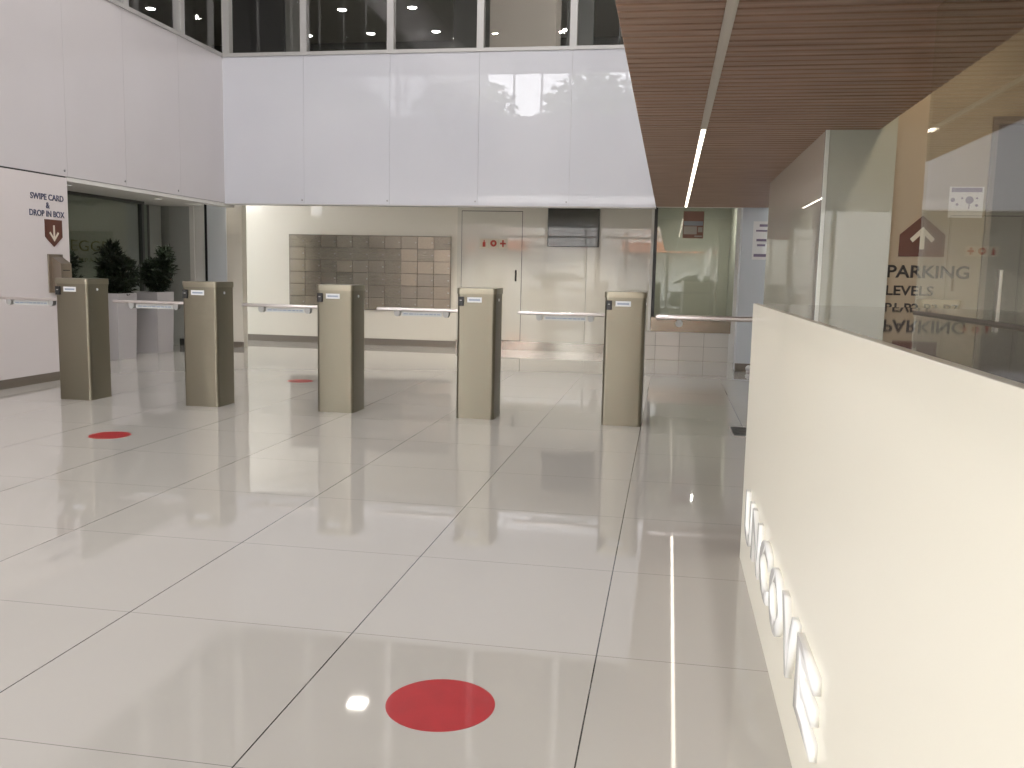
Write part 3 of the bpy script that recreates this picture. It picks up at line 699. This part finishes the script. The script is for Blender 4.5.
B('sheet', mat('red_brown_print', (0.30, 0.14, 0.09), rough=0.5), (-0.004, 0, -0.2, 0.2, -0.15, 0.15), jn)
B('text_block', M['cream'], [(-0.0055, -0.004, -0.15, 0.15, 0.02, 0.06), (-0.0055, -0.004, -0.12, 0.12, -0.08, -0.05)], jn)
ds = thing('door_stop', 'small round pale stop on the floor at the foot of the white pillar', 'door stop', (1.02, 11.53, 0))
bm = bmesh.new(); cyl(bm, (0, 0, 0), (0, 0, 0.02), 0.03, 0.028, seg=20); obj('base', bm, M['armsteel'], ds, smooth=True)
bm = bmesh.new(); bmesh.ops.create_uvsphere(bm, u_segments=20, v_segments=12, radius=0.038, matrix=Matrix.Translation((0, 0, 0.05))); obj('buffer', bm, M['paper'], ds, smooth=True)

# ------------------------------------------------------------------ counter with its glass and letters
ct = thing('reception_counter', 'long cream reception counter with a grey polished top at right', 'counter', (0.34, 3.78, 0))
B('front_panel', M['counter'], (0, 0.02, -5.6, 0, 0, 1.07), ct, bev=0.0015)
B('end_panel', M['counter'], (0.02, 0.80, -0.02, 0, 0, 1.068), ct)
B('carcass', M['counter'], (0.021, 0.44, -5.58, -0.021, 0.0, 1.04), ct)
B('worktop', M['countertop'], (0.021, 0.80, -5.59, -0.021, 1.04, 1.0695), ct)
gs = thing('glass_screen', 'tall clear glass screen standing on the reception counter, mirroring the lobby', 'glass screen', (0.80, 3.15, 1.0700))
B('pane', M['pane_screen'], (0, 0.010, -4.8, 0, 0.001, 0.966), gs)
B('foot_channel', M['skirting'], [(-0.004, -0.0005, -4.8, 0, 0.0, 0.006), (0.0105, 0.014, -4.8, 0, 0.0, 0.006)], gs)
lt = thing('raised_lettering', 'row of raised white letters low on the cream counter front', 'lettering', (0.34, 3.48, 0.185))
for k, ch in enumerate('UNCOVE'):
    bm = text_bm(ch, (0.0, -k * 0.283, 0.0), (0, -1, 0), (0, 0, 1), 0.25, 0.178, 0.016, bold=0.035)
    obj('letter', bm, M['letterwhite'], lt)

# ------------------------------------------------------------------ parking sign and notice on the right wall
pk = thing('parking_sign', 'PARKING LEVELS lettering under a brown house-shaped up-arrow plate, behind the glass', 'sign', (1.26, PW, 1.0))
pl = obj('plate', poly_bm([(0.055, 0.318), (0.305, 0.318), (0.305, 0.445), (0.175, 0.555), (0.055, 0.445)], (0, 0, 0), (1, 0, 0), (0, 0, 1), 0.006), M['brownsign'], pk)
obj('arrow', poly_bm([(0.167, 0.36), (0.193, 0.36), (0.193, 0.44), (0.232, 0.40), (0.248, 0.42), (0.18, 0.49), (0.112, 0.42), (0.128, 0.40), (0.167, 0.44)], (0, -0.006, 0), (1, 0, 0), (0, 0, 1), 0.002), M['cream'], pl)
for s, x0_, x1_, z0, z1 in (('PARKING', 0.0, 0.452, 0.193, 0.268), ('LEVELS', 0.0, 0.265, 0.09, 0.148), ('P1 P2 P3 P7', 0.0, 0.41, -0.01, 0.045)):
    obj('text_line', text_bm(s, (x0_, 0, z0), (1, 0, 0), (0, 0, 1), x1_ - x0_, z1 - z0, 0.003, bold=0.02), M['greytext'], pk)
nt_ = thing('health_notice', 'white notice with a purple heading above the parking lettering', 'notice', (1.57, PW, 1.545))
B('sheet', M['paper'], (0, 0.185, -0.003, 0, 0, 0.175), nt_)
B('heading', M['purple'], (0.01, 0.175, -0.004, -0.003, 0.145, 0.17), nt_)
bm = bmesh.new()
for cx, cz, rr in ((0.02, 0.10, .012), (0.045, 0.075, .008), (0.07, 0.11, .006), (0.15, 0.07, .008), (0.11, 0.10, .022), (0.15, 0.11, .006)):
    cyl(bm, (cx, -0.003, cz), (cx, -0.0042, cz), rr, seg=14)
box(bm, 0.107, 0.113, -0.004, -0.003, 0.05, 0.1)
obj('picture', bm, M['purple'], nt_)

# ------------------------------------------------------------------ lamps of the lower lobby
def can_light(loc, label, power, color=(1, 0.92, 0.80), group='round downlights in the low ceilings', r=0.045, cone=100):
    t = thing('ceiling_spotlight', label, 'ceiling light', loc, 0, group)
    bm = bmesh.new(); cyl(bm, (0, 0, 0), (0, 0, -0.008), r * 1.2, r * 1.25, seg=24); obj('trim_ring', bm, M['white'], t)
    bm = bmesh.new(); cyl(bm, (0, 0, -0.0082), (0, 0, -0.010), r, r, seg=24); obj('lens', bm, M['dimlens'], t)
    d = bpy.data.lights.new('spot', 'SPOT'); d.energy = power; d.color = color; d.spot_size = math.radians(cone); d.spot_blend = 0.7; d.shadow_soft_size = 0.04
    o = bpy.data.objects.new('spot', d); o.parent = t; o.location = (0, 0, -0.03); COL.objects.link(o)
    return t
can_light((-6.31, 12.16, 2.35), 'hidden downlight washing the top of the beige column warm', 7, cone=62)
for i, x in enumerate((-5.2, -3.9, -2.6, -1.3)):
    can_light((x, 12.7, 2.35), 'hidden downlight over the back lobby floor, %s' % ('by the mailboxes', 'at the right of the mailboxes', 'before the flush door', 'before the wall screen')[i], (10, 60, 75, 75)[i])
area('room_fill', (0.4, 14.3, 2.33), 0.2, 16, (1, 0.97, 0.9))  # unseen light added to brighten the glazed room
can_light((-8.1, 9.8, 2.045), 'hidden downlight inside the shopfront', 40, (1, 0.95, 0.85))
for y_, nm_ in ((9.1, 'nearer the card box'), (10.9, 'nearer the white column')):
    can_light((-6.62, y_, 2.04), 'small downlight in the ceiling of the left recess, ' + nm_, 34, (1, 0.93, 0.84))
# cove light over the glass-clad box and the desk area
area('cove_lamp', (1.45, 3.2, 2.70), 0.12, 17, (1.0, 0.80, 0.58), (0, 0, 0), size_y=4.6)
for i, (x, y) in enumerate(((-8.1, 17.6), (-5.2, 17.7), (-2.3, 17.7), (-0.2, 14.5), (-8.5, 9.5), (-5.0, 14.0))):
    area('upper_lamp', (x, y, 6.25), 0.3, 14, (1, 0.95, 0.86))
